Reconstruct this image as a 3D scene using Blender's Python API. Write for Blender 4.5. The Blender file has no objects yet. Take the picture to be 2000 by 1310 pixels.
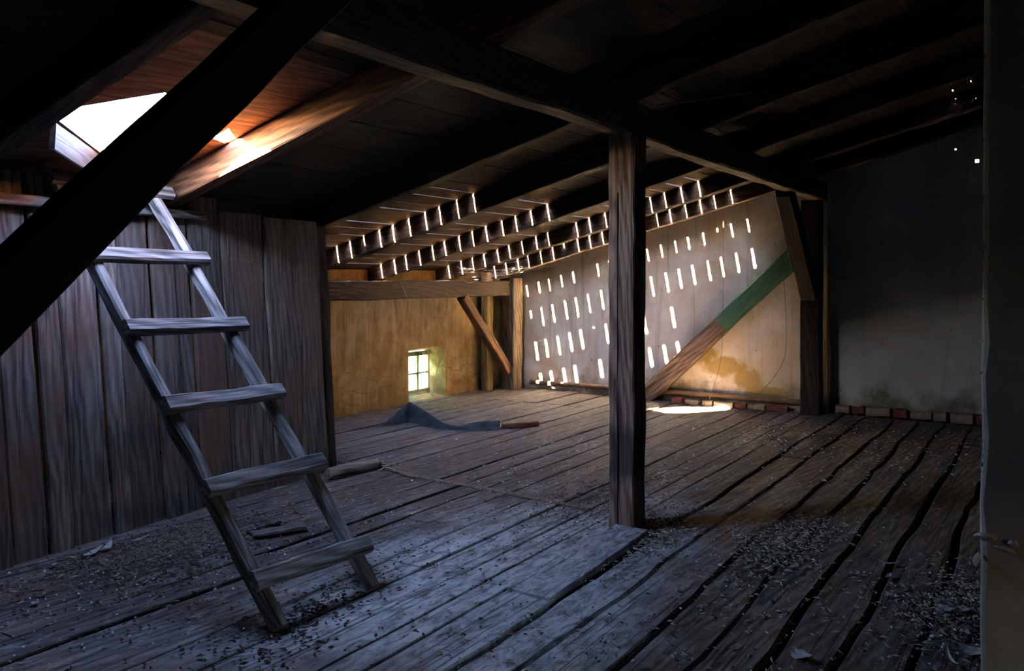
import bpy, bmesh, math, random
from mathutils import Vector, Matrix, noise
C = bpy.context.scene.collection
SC = bpy.context.scene

# ---------------------------------------------------------------- camera, sky, sun, exposure
F = 1628.0                      # focal length in pixels of a 2000 px wide frame
EYE = 1.6
AZ = math.radians(33.07)        # the view direction, turned from +X (along the floor boards) towards +Y
cam_d = bpy.data.cameras.new('camera'); cam = bpy.data.objects.new('camera', cam_d); C.objects.link(cam)
cam_d.sensor_width = 36; cam_d.lens = F / 2000 * 36; cam_d.shift_y = -0.055
cam_d.clip_start = 0.05; cam_d.clip_end = 300
cam.location = (0, 0, EYE)
cam.rotation_euler = (math.radians(90), 0, AZ - math.radians(90))
SC.camera = cam
SC.view_settings.view_transform = 'Standard'
SC.view_settings.look = 'None'
SC.view_settings.gamma = 1
SC.view_settings.use_curve_mapping = False
SC.view_settings.exposure = 0.2
SC.cycles.use_denoising = True
SC.cycles.max_bounces = 9
SC.cycles.diffuse_bounces = 7
SC.cycles.transparent_max_bounces = 8
SC.cycles.sample_clamp_indirect = 60
SC.cycles.caustics_reflective = False
SC.cycles.caustics_refractive = False

SUN_DIR = Vector((1, -0.062, -0.345)).normalized()
SKY = 23.0
SUN = 2300.0
w = bpy.data.worlds.new('sky'); SC.world = w; w.use_nodes = True
nt = w.node_tree; nt.nodes.clear()
o_ = nt.nodes.new('ShaderNodeOutputWorld'); bg = nt.nodes.new('ShaderNodeBackground')
sk = nt.nodes.new('ShaderNodeTexSky'); sk.sky_type = 'NISHITA'; sk.sun_disc = False
sk.sun_elevation = math.asin(-SUN_DIR.z); sk.sun_rotation = math.atan2(-SUN_DIR.x, -SUN_DIR.y)
sk.air_density = 1.0; sk.dust_density = 0.6; sk.ozone_density = 2.0
wb = nt.nodes.new('ShaderNodeMix'); wb.data_type = 'RGBA'; wb.blend_type = 'MULTIPLY'; wb.inputs[0].default_value = 1
wb.inputs[7].default_value = (1.06, 0.95, 0.95, 1)      # the photograph's cool white balance
nt.links.new(sk.outputs[0], wb.inputs[6]); nt.links.new(wb.outputs[2], bg.inputs[0])
bg.inputs[1].default_value = SKY; nt.links.new(bg.outputs[0], o_.inputs[0])
sd = bpy.data.lights.new('sun', 'SUN'); sun = bpy.data.objects.new('sun', sd); C.objects.link(sun)
sd.energy = SUN; sd.color = (1.0, 0.74, 0.42); sd.angle = math.radians(0.5)
sun.rotation_euler = SUN_DIR.to_track_quat('-Z', 'Y').to_euler(); sun.location = (-6, 4, 8)

# ---------------------------------------------------------------- roof geometry
TS = 0.26                                           # slope of the roof, rising from the eave towards -Y
def z_raf(y): return 3.371 - TS * y                 # underside of the rafters
RD = 0.175
def z_deck(y): return z_raf(y) + RD                 # underside of the roof boards
def portal(name, loc, size, rot):
    d = bpy.data.lights.new(name, 'AREA'); d.shape = 'RECTANGLE'; d.size, d.size_y = size
    d.cycles.is_portal = True
    o = bpy.data.objects.new(name, d); C.objects.link(o); o.location = loc; o.rotation_euler = rot
portal('skylight_portal', (2.75, 4.2, z_deck(4.2) + 0.08), (1.1, 1.1), (-math.atan(TS), 0, 0))
portal('window_portal', (8.87, 7.42, 0.4), (0.6, 0.75), (math.radians(-90), 0, 0))
portal('added_vent_portal', (1.7, -3.2, .61), (.32, .30), (math.radians(90), 0, 0))  # guides sky light through the added, unseen vent opening

# ---------------------------------------------------------------- materials
def mat_new(name):
    m = bpy.data.materials.new(name); m.use_nodes = True
    n = m.node_tree; b = n.nodes['Principled BSDF']; b.inputs['Roughness'].default_value = 0.8
    b.inputs['Specular IOR Level'].default_value = 0.25
    return m, n, b
def N(nt, kind, **kw):
    n = nt.nodes.new(kind)
    for k, v in kw.items(): setattr(n, k, v)
    return n
def ramp(nt, fac, stops):
    r = N(nt, 'ShaderNodeValToRGB'); el = r.color_ramp.elements
    el[0].position, el[0].color = stops[0][0], (*stops[0][1], 1)
    el[1].position, el[1].color = stops[-1][0], (*stops[-1][1], 1)
    for p, c in stops[1:-1]:
        q = el.new(p); q.color = (*c, 1)
    nt.links.new(fac, r.inputs[0]); return r.outputs[0]
def g3(v): return (v, v, v)
def mix(nt, fac, a, b, mode='MIX'):
    m = N(nt, 'ShaderNodeMix', data_type='RGBA', blend_type=mode)
    for s, v in ((m.inputs[0], fac), (m.inputs[6], a), (m.inputs[7], b)):
        if isinstance(v, (int, float)): s.default_value = v
        elif isinstance(v, tuple): s.default_value = (*v, 1)
        else: nt.links.new(v, s)
    return m.outputs[2]
def math_(nt, op, a, b=None, clamp=False):
    m = N(nt, 'ShaderNodeMath', operation=op, use_clamp=clamp)
    for s, v in ((m.inputs[0], a), (m.inputs[1], b)):
        if v is None: continue
        if isinstance(v, (int, float)): s.default_value = v
        else: nt.links.new(v, s)
    return m.outputs[0]
def coords(nt, scale, rnd=True, space='Object', rot=(0, 0, 0)):
    t = N(nt, 'ShaderNodeTexCoord'); m = N(nt, 'ShaderNodeMapping')
    m.inputs['Scale'].default_value = scale; m.inputs['Rotation'].default_value = rot
    src = t.outputs[space]
    if rnd:
        oi = N(nt, 'ShaderNodeObjectInfo'); va = N(nt, 'ShaderNodeVectorMath', operation='ADD')
        sc = math_(nt, 'MULTIPLY', oi.outputs['Random'], 37.0)
        cb = N(nt, 'ShaderNodeCombineXYZ'); nt.links.new(sc, cb.inputs[0]); nt.links.new(sc, cb.inputs[1]); nt.links.new(sc, cb.inputs[2])
        nt.links.new(src, va.inputs[0]); nt.links.new(cb.outputs[0], va.inputs[1]); src = va.outputs[0]
    nt.links.new(src, m.inputs[0]); return m.outputs[0]
def noi(nt, vec, scale, detail=6, rough=0.6, dist=0.0):
    n = N(nt, 'ShaderNodeTexNoise'); n.inputs['Scale'].default_value = scale; n.inputs['Detail'].default_value = detail
    n.inputs['Roughness'].default_value = rough; n.inputs['Distortion'].default_value = dist
    nt.links.new(vec, n.inputs['Vector']); return n.outputs[0]

def wood(name, dark, mid, light, axis=0, bump=0.5, tint=None, spots=0.0, var=0.5, rough=0.8, stretch=14, extra=None):
    """weathered timber, its grain along the local axis given"""
    m, n, b = mat_new(name)
    s = [stretch] * 3; s[axis] = 0.9
    v = coords(n, tuple(s))
    g = noi(n, v, 1.0, 8, 0.65, 0.9)
    s2 = [70] * 3; s2[axis] = 1.6
    v2 = coords(n, tuple(s2)); fine = noi(n, v2, 1.0, 4, 0.6, 0.2)
    s3 = [3.2] * 3; s3[axis] = 0.5
    v3 = coords(n, tuple(s3)); wv = N(n, 'ShaderNodeTexWave', wave_type='BANDS', bands_direction='DIAGONAL')
    wv.inputs['Scale'].default_value = 3.2; wv.inputs['Distortion'].default_value = 9; wv.inputs['Detail'].default_value = 3
    n.links.new(v3, wv.inputs['Vector'])
    gg = math_(n, 'ADD', math_(n, 'MULTIPLY', g, 0.6), math_(n, 'MULTIPLY', wv.outputs[0], 0.16))
    gg = math_(n, 'ADD', gg, math_(n, 'MULTIPLY', fine, 0.30))
    col = ramp(n, gg, [(0.37, dark), (0.52, mid), (0.68, light)])
    oi = N(n, 'ShaderNodeObjectInfo')
    hv = math_(n, 'ADD', math_(n, 'MULTIPLY', oi.outputs['Random'], var), 1 - var * 0.5)
    hs = N(n, 'ShaderNodeHueSaturation'); n.links.new(col, hs.inputs['Color']); n.links.new(hv, hs.inputs['Value'])
    col = hs.outputs[0]
    if tint:                                        # slow blotches of another colour of the same wood
        v4 = coords(n, (1.1, 1.1, 1.1)); bl = noi(n, v4, 1.6, 3, 0.5)
        col = mix(n, ramp(n, bl, [(0.42, g3(0)), (0.66, g3(0.75))]), col, tint)
    if spots:
        v5 = coords(n, (9, 20, 9), rnd=False); sp_ = noi(n, v5, 1.0, 7, 0.7, 0.6)
        v6 = coords(n, (1, 1, 1), rnd=False); big = noi(n, v6, 1.3, 3, 0.6)
        f = math_(n, 'MULTIPLY', ramp(n, sp_, [(0.52, g3(0)), (0.68, g3(1))]), ramp(n, big, [(0.40, g3(0.1)), (0.62, g3(1))]))
        col = mix(n, math_(n, 'MULTIPLY', f, spots), col, (0.42, 0.42, 0.44))
    if extra: col = extra(n, col)
    s6 = [46] * 3; s6[axis] = 0.75                  # drying cracks along the grain
    ck = ramp(n, noi(n, coords(n, tuple(s6)), 1.0, 2, 0.5, 0.35), [(0.60, g3(0)), (0.67, g3(1))])
    col = mix(n, math_(n, 'MULTIPLY', ck, 0.62), col, tuple(c * 0.35 for c in dark))
    gg = math_(n, 'SUBTRACT', gg, math_(n, 'MULTIPLY', ck, 0.35))
    n.links.new(col, b.inputs['Base Color'])
    bp = N(n, 'ShaderNodeBump'); bp.inputs['Strength'].default_value = bump; bp.inputs['Distance'].default_value = 0.006
    n.links.new(gg, bp.inputs['Height']); n.links.new(bp.outputs[0], b.inputs['Normal'])
    b.inputs['Roughness'].default_value = rough
    return m

def blob(n, centre, radius, soft=0.35, wob=0.35, scale=5.0):
    """mask of one stain with its own ragged outline, in object coordinates"""
    t = N(n, 'ShaderNodeTexCoord'); s = N(n, 'ShaderNodeVectorMath', operation='SUBTRACT'); s.inputs[1].default_value = centre
    n.links.new(t.outputs['Object'], s.inputs[0])
    d = N(n, 'ShaderNodeVectorMath', operation='DIVIDE'); d.inputs[1].default_value = radius; n.links.new(s.outputs[0], d.inputs[0])
    ln = N(n, 'ShaderNodeVectorMath', operation='LENGTH'); n.links.new(d.outputs[0], ln.inputs[0])
    q = noi(n, t.outputs['Object'], scale, 6, 0.6)
    v = math_(n, 'ADD', ln.outputs['Value'], math_(n, 'MULTIPLY', math_(n, 'SUBTRACT', q, 0.5), wob * 4))
    mr = N(n, 'ShaderNodeMapRange', interpolation_type='SMOOTHSTEP'); mr.inputs[1].default_value = 1 + soft; mr.inputs[2].default_value = 1 - soft
    n.links.new(v, mr.inputs[0]); return mr.outputs[0]

def floor_extra(n, col):
    # dried whitewash spilled over the boards between the ladder and the post
    t = N(n, 'ShaderNodeTexCoord')
    f = blob(n, (3.9, 2.55, 0), (1.5, 0.75, 9), 0.6, 0.5, 2.2)
    f2 = blob(n, (3.2, 1.95, 0), (0.9, 0.35, 9), 0.5, 0.4, 3.0)
    f = math_(n, 'MAXIMUM', f, f2)
    mp = N(n, 'ShaderNodeMapping'); mp.inputs['Scale'].default_value = (7, 16, 1); n.links.new(t.outputs['Object'], mp.inputs[0])
    mo = ramp(n, noi(n, mp.outputs[0], 1.0, 8, 0.75, 0.8), [(0.38, g3(0.10)), (0.58, g3(1))])
    col = mix(n, math_(n, 'MULTIPLY', math_(n, 'MULTIPLY', f, mo), 0.9), col, (0.55, 0.55, 0.56))
    return col

M = {}
M['floor'] = wood('floor_board_wood', (0.028, 0.024, 0.026), (0.085, 0.073, 0.072), (0.17, 0.15, 0.145), 0, 0.9,
                  tint=(0.075, 0.052, 0.048), spots=0.55, var=0.55, stretch=9, extra=floor_extra)
M['floor_old'] = wood('old_wide_floor_board_wood', (0.024, 0.017, 0.015), (0.085, 0.064, 0.056), (0.165, 0.13, 0.115), 0, 1.0,
                  spots=0.5, var=0.4, stretch=8, extra=floor_extra)
M['plank'] = wood('partition_plank_wood', (0.055, 0.046, 0.045), (0.15, 0.125, 0.12), (0.27, 0.235, 0.22), 2, 0.8,
                  tint=(0.12, 0.070, 0.055), var=0.9, stretch=9)
M['ladder'] = wood('ladder_wood', (0.05, 0.045, 0.045), (0.16, 0.145, 0.145), (0.30, 0.28, 0.27), 0, 1.0, var=0.25, stretch=16)
M['beam'] = wood('dark_beam_wood', (0.035, 0.026, 0.020), (0.09, 0.067, 0.052), (0.16, 0.12, 0.09), 0, 0.7, var=0.3, stretch=11)
M['rafter_lit'] = wood('lit_rafter_wood', (0.035, 0.017, 0.010), (0.10, 0.046, 0.025), (0.19, 0.092, 0.048), 0, 0.6, var=0.1, stretch=11)  # rafter wood raised in red and brightness for the sunlit glow
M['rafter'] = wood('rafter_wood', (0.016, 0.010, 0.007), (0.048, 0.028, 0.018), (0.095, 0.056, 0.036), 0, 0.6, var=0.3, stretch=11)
M['beam_pale'] = wood('pale_log_wood', (0.09, 0.07, 0.058), (0.20, 0.16, 0.135), (0.32, 0.27, 0.23), 0, 0.6, var=0.1, stretch=16)
M['dark_post'] = wood('dark_post_wood', (0.008, 0.006, 0.005), (0.020, 0.015, 0.013), (0.042, 0.032, 0.027), 0, 0.7, var=0.0, stretch=11)
M['strut'] = wood('strut_wood', (0.010, 0.010, 0.012), (0.022, 0.022, 0.026), (0.045, 0.045, 0.05), 0, 0.5, var=0.1, stretch=9)
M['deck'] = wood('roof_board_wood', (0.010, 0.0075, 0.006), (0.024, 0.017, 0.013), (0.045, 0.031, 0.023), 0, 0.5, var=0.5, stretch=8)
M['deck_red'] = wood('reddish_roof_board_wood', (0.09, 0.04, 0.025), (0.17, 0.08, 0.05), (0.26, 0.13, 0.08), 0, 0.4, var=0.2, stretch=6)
M['ochre'] = wood('ochre_stud_wood', (0.20, 0.13, 0.05), (0.36, 0.25, 0.11), (0.48, 0.35, 0.18), 0, 0.4, var=0.1, stretch=10)
def post_extra(n, col):
    c = blob(n, (0.50, 0, 0), (0.17, 9, 9), 0.35, 0.16, 9.0)      # charred ring low on the post
    col = mix(n, math_(n, 'MULTIPLY', c, 0.8), col, (0.028, 0.024, 0.026))
    c2 = blob(n, (1.55, -0.10, 0.02), (0.42, 0.05, 0.05), 0.3, 0.2, 8.0)  # grey paint rubbed off high on the post
    return mix(n, math_(n, 'MULTIPLY', c2, 0.45), col, (0.26, 0.26, 0.28))
M['post'] = wood('post_wood', (0.05, 0.026, 0.018), (0.18, 0.108, 0.080), (0.30, 0.195, 0.15), 0, 0.8, var=0.0, stretch=11, extra=post_extra)
def green_extra(n, col):
    c = blob(n, (2.22, 0, 0), (0.68, 9, 9), 0.07, 0.12, 6.0)
    return mix(n, math_(n, 'MULTIPLY', c, 0.94), col, (0.06, 0.165, 0.095))
M['green'] = wood('part_green_brace_wood', (0.05, 0.034, 0.026), (0.13, 0.088, 0.066), (0.22, 0.16, 0.12), 0, 0.6, var=0.0, stretch=11, extra=green_extra)

def plaster_gable(name, right=False):
    m, n, b = mat_new(name)
    t = N(n, 'ShaderNodeTexCoord'); P = t.outputs['Object']
    a = noi(n, P, 1.3, 6, 0.6)
    base = ramp(n, a, [(0.3, (0.46, 0.50, 0.50)), (0.7, (0.62, 0.67, 0.67))] if right else [(0.3, (0.54, 0.52, 0.50)), (0.7, (0.72, 0.70, 0.67))])
    sx = N(n, 'ShaderNodeSeparateXYZ'); n.links.new(P, sx.inputs[0]); Z = sx.outputs[2]
    # vertical drips
    mp = N(n, 'ShaderNodeMapping'); mp.inputs['Scale'].default_value = (1, 11, 0.55); n.links.new(P, mp.inputs[0])
    dr = noi(n, mp.outputs[0], 1.0, 7, 0.65, 0.3)
    drm = ramp(n, dr, [(0.53, g3(0)), (0.72, g3(1))])
    base = mix(n, math_(n, 'MULTIPLY', drm, 0.30 if right else 0.55), base, (0.16, 0.145, 0.11))
    # warm blotches
    bl = noi(n, P, 1.1, 6, 0.6, 0.8)
    base = mix(n, math_(n, 'MULTIPLY', ramp(n, bl, [(0.44, g3(0)), (0.66, g3(1))]), 0.35 if right else 0.75), base, (0.42, 0.31, 0.15))
    # damp, mouldy foot of the wall
    lvl = math_(n, 'ADD', Z, math_(n, 'MULTIPLY', math_(n, 'SUBTRACT', noi(n, P, 3.2, 7, 0.65), 0.5), 0.9))
    foot = N(n, 'ShaderNodeMapRange', interpolation_type='SMOOTHSTEP')
    foot.inputs[1].default_value = 0.42 if right else 0.30; foot.inputs[2].default_value = 0.02 if right else 0.0
    n.links.new(lvl, foot.inputs[0])
    base = mix(n, math_(n, 'MULTIPLY', foot.outputs[0], 0.9), base, (0.085, 0.078, 0.030) if right else (0.10, 0.09, 0.06))
    if not right:
        # a yellow water mark running down towards the second post
        for c, r in (((10.4, 3.92, 0.62), (9, 0.30, 0.11)), ((10.4, 3.55, 0.50), (9, 0.26, 0.13)), ((10.4, 3.25, 0.33), (9, 0.17, 0.14)), ((10.4, 3.0, 0.19), (9, 0.22, 0.07))):
            k = blob(n, c, r, 0.30, 0.42, 6.0)
            base = mix(n, math_(n, 'MULTIPLY', k, 0.85), base, (0.30, 0.20, 0.035))
        k = blob(n, (10.4, 2.75, 0.42), (9, 0.62, 0.55), 0.5, 0.3, 3.0)
        base = mix(n, math_(n, 'MULTIPLY', k, 0.45), base, (0.34, 0.26, 0.11))
    # flecks and chips
    vo = noi(n, P, 22, 3, 0.5)
    base = mix(n, ramp(n, vo, [(0.69, g3(0)), (0.74, g3(0.7))]), base, (0.10, 0.085, 0.07))
    n.links.new(base, b.inputs['Base Color'])
    bp = N(n, 'ShaderNodeBump'); bp.inputs['Strength'].default_value = 0.35; bp.inputs['Distance'].default_value = 0.01
    n.links.new(noi(n, P, 9, 8, 0.7), bp.inputs['Height']); n.links.new(bp.outputs[0], b.inputs['Normal'])
    b.inputs['Roughness'].default_value = 0.9
    return m
M['gable'] = plaster_gable('stained_gable_plaster')
M['gable_right'] = plaster_gable('grey_gable_plaster', True)

def eave_mat():
    m, n, b = mat_new('ochre_streaked_plaster')
    t = N(n, 'ShaderNodeTexCoord'); P = t.outputs['Object']
    mp = N(n, 'ShaderNodeMapping'); mp.inputs['Scale'].default_value = (4.5, 1, 0.9); n.links.new(P, mp.inputs[0])
    a = noi(n, mp.outputs[0], 1.0, 9, 0.72, 1.0)
    a = math_(n, 'ADD', math_(n, 'MULTIPLY', a, 0.6), math_(n, 'MULTIPLY', noi(n, P, 3.4, 8, 0.65, 0.6), 0.4))
    base = ramp(n, a, [(0.34, (0.15, 0.085, 0.028)), (0.45, (0.34, 0.215, 0.085)), (0.55, (0.50, 0.36, 0.18)), (0.66, (0.68, 0.56, 0.36))])
    mp3 = N(n, 'ShaderNodeMapping'); mp3.inputs['Scale'].default_value = (24, 1, 1.2); n.links.new(P, mp3.inputs[0])
    a3 = noi(n, mp3.outputs[0], 1.0, 6, 0.6)
    base = mix(n, ramp(n, a3, [(0.52, g3(0)), (0.68, g3(0.5))]), base, (0.62, 0.50, 0.30))
    br = N(n, 'ShaderNodeTexBrick'); br.inputs['Scale'].default_value = 1.9; br.inputs['Mortar Size'].default_value = 0.012
    br.inputs['Color1'].default_value = (0, 0, 0, 1); br.inputs['Color2'].default_value = (0, 0, 0, 1); br.inputs['Mortar'].default_value = (1, 1, 1, 1)
    cb = N(n, 'ShaderNodeMapping'); cb.inputs['Rotation'].default_value = (math.radians(90), 0, 0); n.links.new(P, cb.inputs[0]); wv_ = N(n, 'ShaderNodeVectorMath', operation='MULTIPLY_ADD'); wn = N(n, 'ShaderNodeTexNoise'); wn.inputs['Scale'].default_value = 2.2
    n.links.new(P, wn.inputs['Vector']); n.links.new(wn.outputs[1], wv_.inputs[0]); wv_.inputs[1].default_value = (.45, .45, .45); n.links.new(cb.outputs[0], wv_.inputs[2])
    n.links.new(wv_.outputs[0], br.inputs['Vector'])
    sx = N(n, 'ShaderNodeSeparateXYZ'); n.links.new(P, sx.inputs[0])
    low = N(n, 'ShaderNodeMapRange'); low.inputs[1].default_value = 0.75; low.inputs[2].default_value = 0.4; n.links.new(sx.outputs[2], low.inputs[0])
    f = math_(n, 'MULTIPLY', math_(n, 'MULTIPLY', br.outputs[0], low.outputs[0]), 0.45)
    base = mix(n, f, base, (0.12, 0.08, 0.03))
    lvl = math_(n, 'ADD', sx.outputs[2], math_(n, 'MULTIPLY', math_(n, 'SUBTRACT', noi(n, P, 2.5, 6, 0.65), 0.5), 1.2))
    foot = N(n, 'ShaderNodeMapRange', interpolation_type='SMOOTHSTEP'); foot.inputs[1].default_value = 0.32; foot.inputs[2].default_value = 0.02
    n.links.new(lvl, foot.inputs[0])
    base = mix(n, math_(n, 'MULTIPLY', foot.outputs[0], 0.7), base, (0.14, 0.075, 0.022))
    n.links.new(base, b.inputs['Base Color'])
    bp = N(n, 'ShaderNodeBump'); bp.inputs['Strength'].default_value = 0.4; bp.inputs['Distance'].default_value = 0.015
    n.links.new(noi(n, P, 7, 8, 0.7), bp.inputs['Height']); n.links.new(bp.outputs[0], b.inputs['Normal'])
    return m
M['eave'] = eave_mat()

def plain(name, c1, c2, scale=6, rough=0.9, bump=0.3):
    m, n, b = mat_new(name)
    t = N(n, 'ShaderNodeTexCoord'); oi = N(n, 'ShaderNodeObjectInfo')
    a = noi(n, t.outputs['Object'], scale, 6, 0.65)
    col = ramp(n, a, [(0.32, c1), (0.68, c2)]); n.links.new(col, b.inputs['Base Color'])
    b.inputs['Roughness'].default_value = rough
    bp = N(n, 'ShaderNodeBump'); bp.inputs['Strength'].default_value = bump; bp.inputs['Distance'].default_value = 0.008
    n.links.new(a, bp.inputs['Height']); n.links.new(bp.outputs[0], b.inputs['Normal'])
    return m
M['dirt'] = plain('subfloor_dirt', (0.006, 0.005, 0.005), (0.02, 0.017, 0.015), 9)
M['dark_wall'] = plain('dim_rear_plaster', (0.10, 0.095, 0.09), (0.18, 0.17, 0.16), 2)
M['chimney'] = plain('sooty_chimney_render', (0.30, 0.25, 0.21), (0.48, 0.42, 0.37), 3, bump=0.5)
M['chim_edge'] = plain('crumbling_plaster_edge', (0.18, 0.16, 0.15), (0.34, 0.32, 0.30), 20)
M['brick'] = plain('old_brick', (0.10, 0.035, 0.028), (0.17, 0.065, 0.05), 14)
M['rubble'] = plain('rubble_stone', (0.16, 0.14, 0.11), (0.30, 0.27, 0.22), 14)
M['white'] = plain('downy_white', (0.50, 0.49, 0.48), (0.75, 0.74, 0.73), 30)
M['chip'] = plain('dark_crumb', (0.025, 0.018, 0.015), (0.09, 0.065, 0.05), 20)
M['straw'] = plain('pale_straw', (0.22, 0.18, 0.13), (0.42, 0.36, 0.28), 20)
M['dust'] = plain('brown_litter', (0.09, 0.065, 0.055), (0.24, 0.18, 0.145), 30)
M['felt'] = plain('blue_grey_roofing_felt', (0.030, 0.042, 0.052), (0.09, 0.115, 0.13), 8, rough=0.7)
M['brown_offcut'] = wood('brown_offcut_wood', (0.06, 0.025, 0.016), (0.12, 0.05, 0.03), (0.19, 0.085, 0.055), 0, 0.3, var=0)
M['wire'] = plain('rusty_wire', (0.10, 0.07, 0.05), (0.18, 0.14, 0.10), 20)
M['string'] = plain('pale_string', (0.40, 0.36, 0.28), (0.55, 0.50, 0.42), 20)
M['web'] = plain('dusty_cobweb', (0.45, 0.43, 0.40), (0.65, 0.63, 0.60), 20)
M['frame'] = plain('weathered_window_paint', (0.22, 0.23, 0.12), (0.36, 0.36, 0.22), 12)
M['pipe'] = plain('rusty_pipe', (0.10, 0.06, 0.04), (0.20, 0.13, 0.09), 8)
M['gravel'] = plain('gravel_ground', (0.035, 0.038, 0.042), (0.06, 0.064, 0.07), 1.5)  # grey gravel, toned to cool the light it bounces in
M['leaf'] = plain('hedge_leaves', (0.16, 0.20, 0.09), (0.30, 0.34, 0.18), 3)
m, n, b = mat_new('dusty_window_glass')
n.nodes.remove(b); tr = N(n, 'ShaderNodeBsdfTransparent'); gl = N(n, 'ShaderNodeBsdfGlossy'); gl.inputs['Roughness'].default_value = 0.15
tr.inputs[0].default_value = (0.90, 0.94, 0.86, 1); mx = N(n, 'ShaderNodeMixShader'); mx.inputs[0].default_value = 0.06
n.links.new(tr.outputs[0], mx.inputs[1]); n.links.new(gl.outputs[0], mx.inputs[2]); n.links.new(mx.outputs[0], n.nodes['Material Output'].inputs[0])
M['glass'] = m

# ---------------------------------------------------------------- helpers
def link(name, bm, m, parent=None, mtx=None):
    me = bpy.data.meshes.new(name); bm.to_mesh(me); bm.free(); me.materials.append(m)
    o = bpy.data.objects.new(name, me); C.objects.link(o)
    if mtx is not None: o.matrix_world = mtx
    if parent is not None:
        o.parent = parent; o.matrix_parent_inverse = parent.matrix_basis.inverted()
    return o
def tag(o, label, cat, group=None, kind=None):
    o['label'] = label; o['category'] = cat
    if group: o['group'] = group
    if kind: o['kind'] = kind
    return o
def thing(name, loc, label=None, cat=None, group=None, kind=None):
    o = bpy.data.objects.new(name, None); C.objects.link(o); o.location = loc; o.empty_display_size = 0.1
    o.matrix_basis = Matrix.Translation(loc)
    if label: o['label'] = label
    if cat: o['category'] = cat
    if group: o['group'] = group
    if kind: o['kind'] = kind
    return o
def box(bm, x0, x1, y0, y1, z0, z1):
    v = [bm.verts.new(p) for p in ((x0,y0,z0),(x1,y0,z0),(x1,y1,z0),(x0,y1,z0),(x0,y0,z1),(x1,y0,z1),(x1,y1,z1),(x0,y1,z1))]
    for f in ((3,2,1,0),(4,5,6,7),(0,1,5,4),(1,2,6,5),(2,3,7,6),(3,0,4,7)): bm.faces.new([v[i] for i in f])
def beam_bm(L, w, h, seg=10, jit=0.006, ch=0.012, seed=0, taper=1.0, bow=0.0):
    """hewn timber along local +X, w in Y, h in Z: chamfered section, slightly uneven"""
    R = random.Random(seed); bm = bmesh.new(); rings = []
    for i in range(seg + 1):
        t = i / seg; x = L * t; k = 1 + (taper - 1) * t
        hw, hh = w / 2 * k, h / 2 * k
        oy, oz = R.uniform(-jit, jit), R.uniform(-jit, jit) + bow * math.sin(math.pi * t)
        dw, dh = R.uniform(-jit, jit), R.uniform(-jit, jit)
        a, b_ = hw + dw, hh + dh; c = min(ch, a * .6, b_ * .6)
        pts = [(-a, -b_ + c), (-a + c, -b_), (a - c, -b_), (a, -b_ + c), (a, b_ - c), (a - c, b_), (-a + c, b_), (-a, b_ - c)]
        rings.append([bm.verts.new((x, oy + p[0], oz + p[1])) for p in pts])
    for i in range(seg):
        for j in range(8):
            bm.faces.new((rings[i][j], rings[i+1][j], rings[i+1][(j+1) % 8], rings[i][(j+1) % 8]))
    bm.faces.new(rings[0]); bm.faces.new(rings[-1][::-1])
    bmesh.ops.recalc_face_normals(bm, faces=bm.faces)
    return bm
def frame_mtx(p0, p1, up):
    p0, p1, up = Vector(p0), Vector(p1), Vector(up)
    x = (p1 - p0).normalized(); y = up.cross(x).normalized(); z = x.cross(y)
    m = Matrix((x, y, z)).transposed().to_4x4(); m.translation = p0; return m
def timber(name, p0, p1, w, h, m, up=(0, 0, 1), parent=None, **kw):
    L = (Vector(p1) - Vector(p0)).length
    return link(name, beam_bm(L, w, h, **kw), M[m], parent, frame_mtx(p0, p1, up))
def tube_bm(pts, r, sides=5, bm=None):
    bm = bm or bmesh.new(); pts = [Vector(p) for p in pts]; rings = []
    for i, p in enumerate(pts):
        d = (pts[min(i+1, len(pts)-1)] - pts[max(i-1, 0)]).normalized()
        u = d.cross(Vector((0.31, 0.17, 0.93))).normalized(); v = d.cross(u)
        rings.append([bm.verts.new(p + (u * math.cos(a) + v * math.sin(a)) * r) for a in [2*math.pi*k/sides for k in range(sides)]])
    for a, b_ in zip(rings, rings[1:]):
        for j in range(sides): bm.faces.new((a[j], a[(j+1) % sides], b_[(j+1) % sides], b_[j]))
    bm.faces.new(rings[0][::-1]); bm.faces.new(rings[-1]); return bm
def smooth_path(pts, n=8):
    P = [Vector(p) for p in pts]; out = []
    for i in range(len(P) - 1):
        a, b_, c, d = P[max(i-1, 0)], P[i], P[i+1], P[min(i+2, len(P)-1)]
        for k in range(n):
            t = k / n
            out.append(0.5 * ((2*b_) + (c-a)*t + (2*a-5*b_+4*c-d)*t*t + (3*b_-a-3*c+d)*t**3))
    out.append(P[-1]); return out
def ray(px, py):
    """view ray of a photo pixel: horizontal direction per unit depth"""
    k = (px - 1000) / F
    return Vector((math.cos(AZ) + k * math.sin(AZ), math.sin(AZ) - k * math.cos(AZ), (545 - py) / F))
def on_floor(px, py, z=0.0):
    r = ray(px, py); d = (z - EYE) / r.z; return Vector((r.x * d, r.y * d, z))
def on_x(px, py, x):
    r = ray(px, py); d = x / r.x; return Vector((x, r.y * d, EYE + r.z * d))
def on_y(px, py, y):
    r = ray(px, py); d = y / r.y; return Vector((r.x * d, y, EYE + r.z * d))
def on_deck(px, py):
    r = ray(px, py); d = (3.371 + RD - EYE) / (r.z + TS * r.y); return Vector((r.x * d, r.y * d, EYE + r.z * d))

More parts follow.
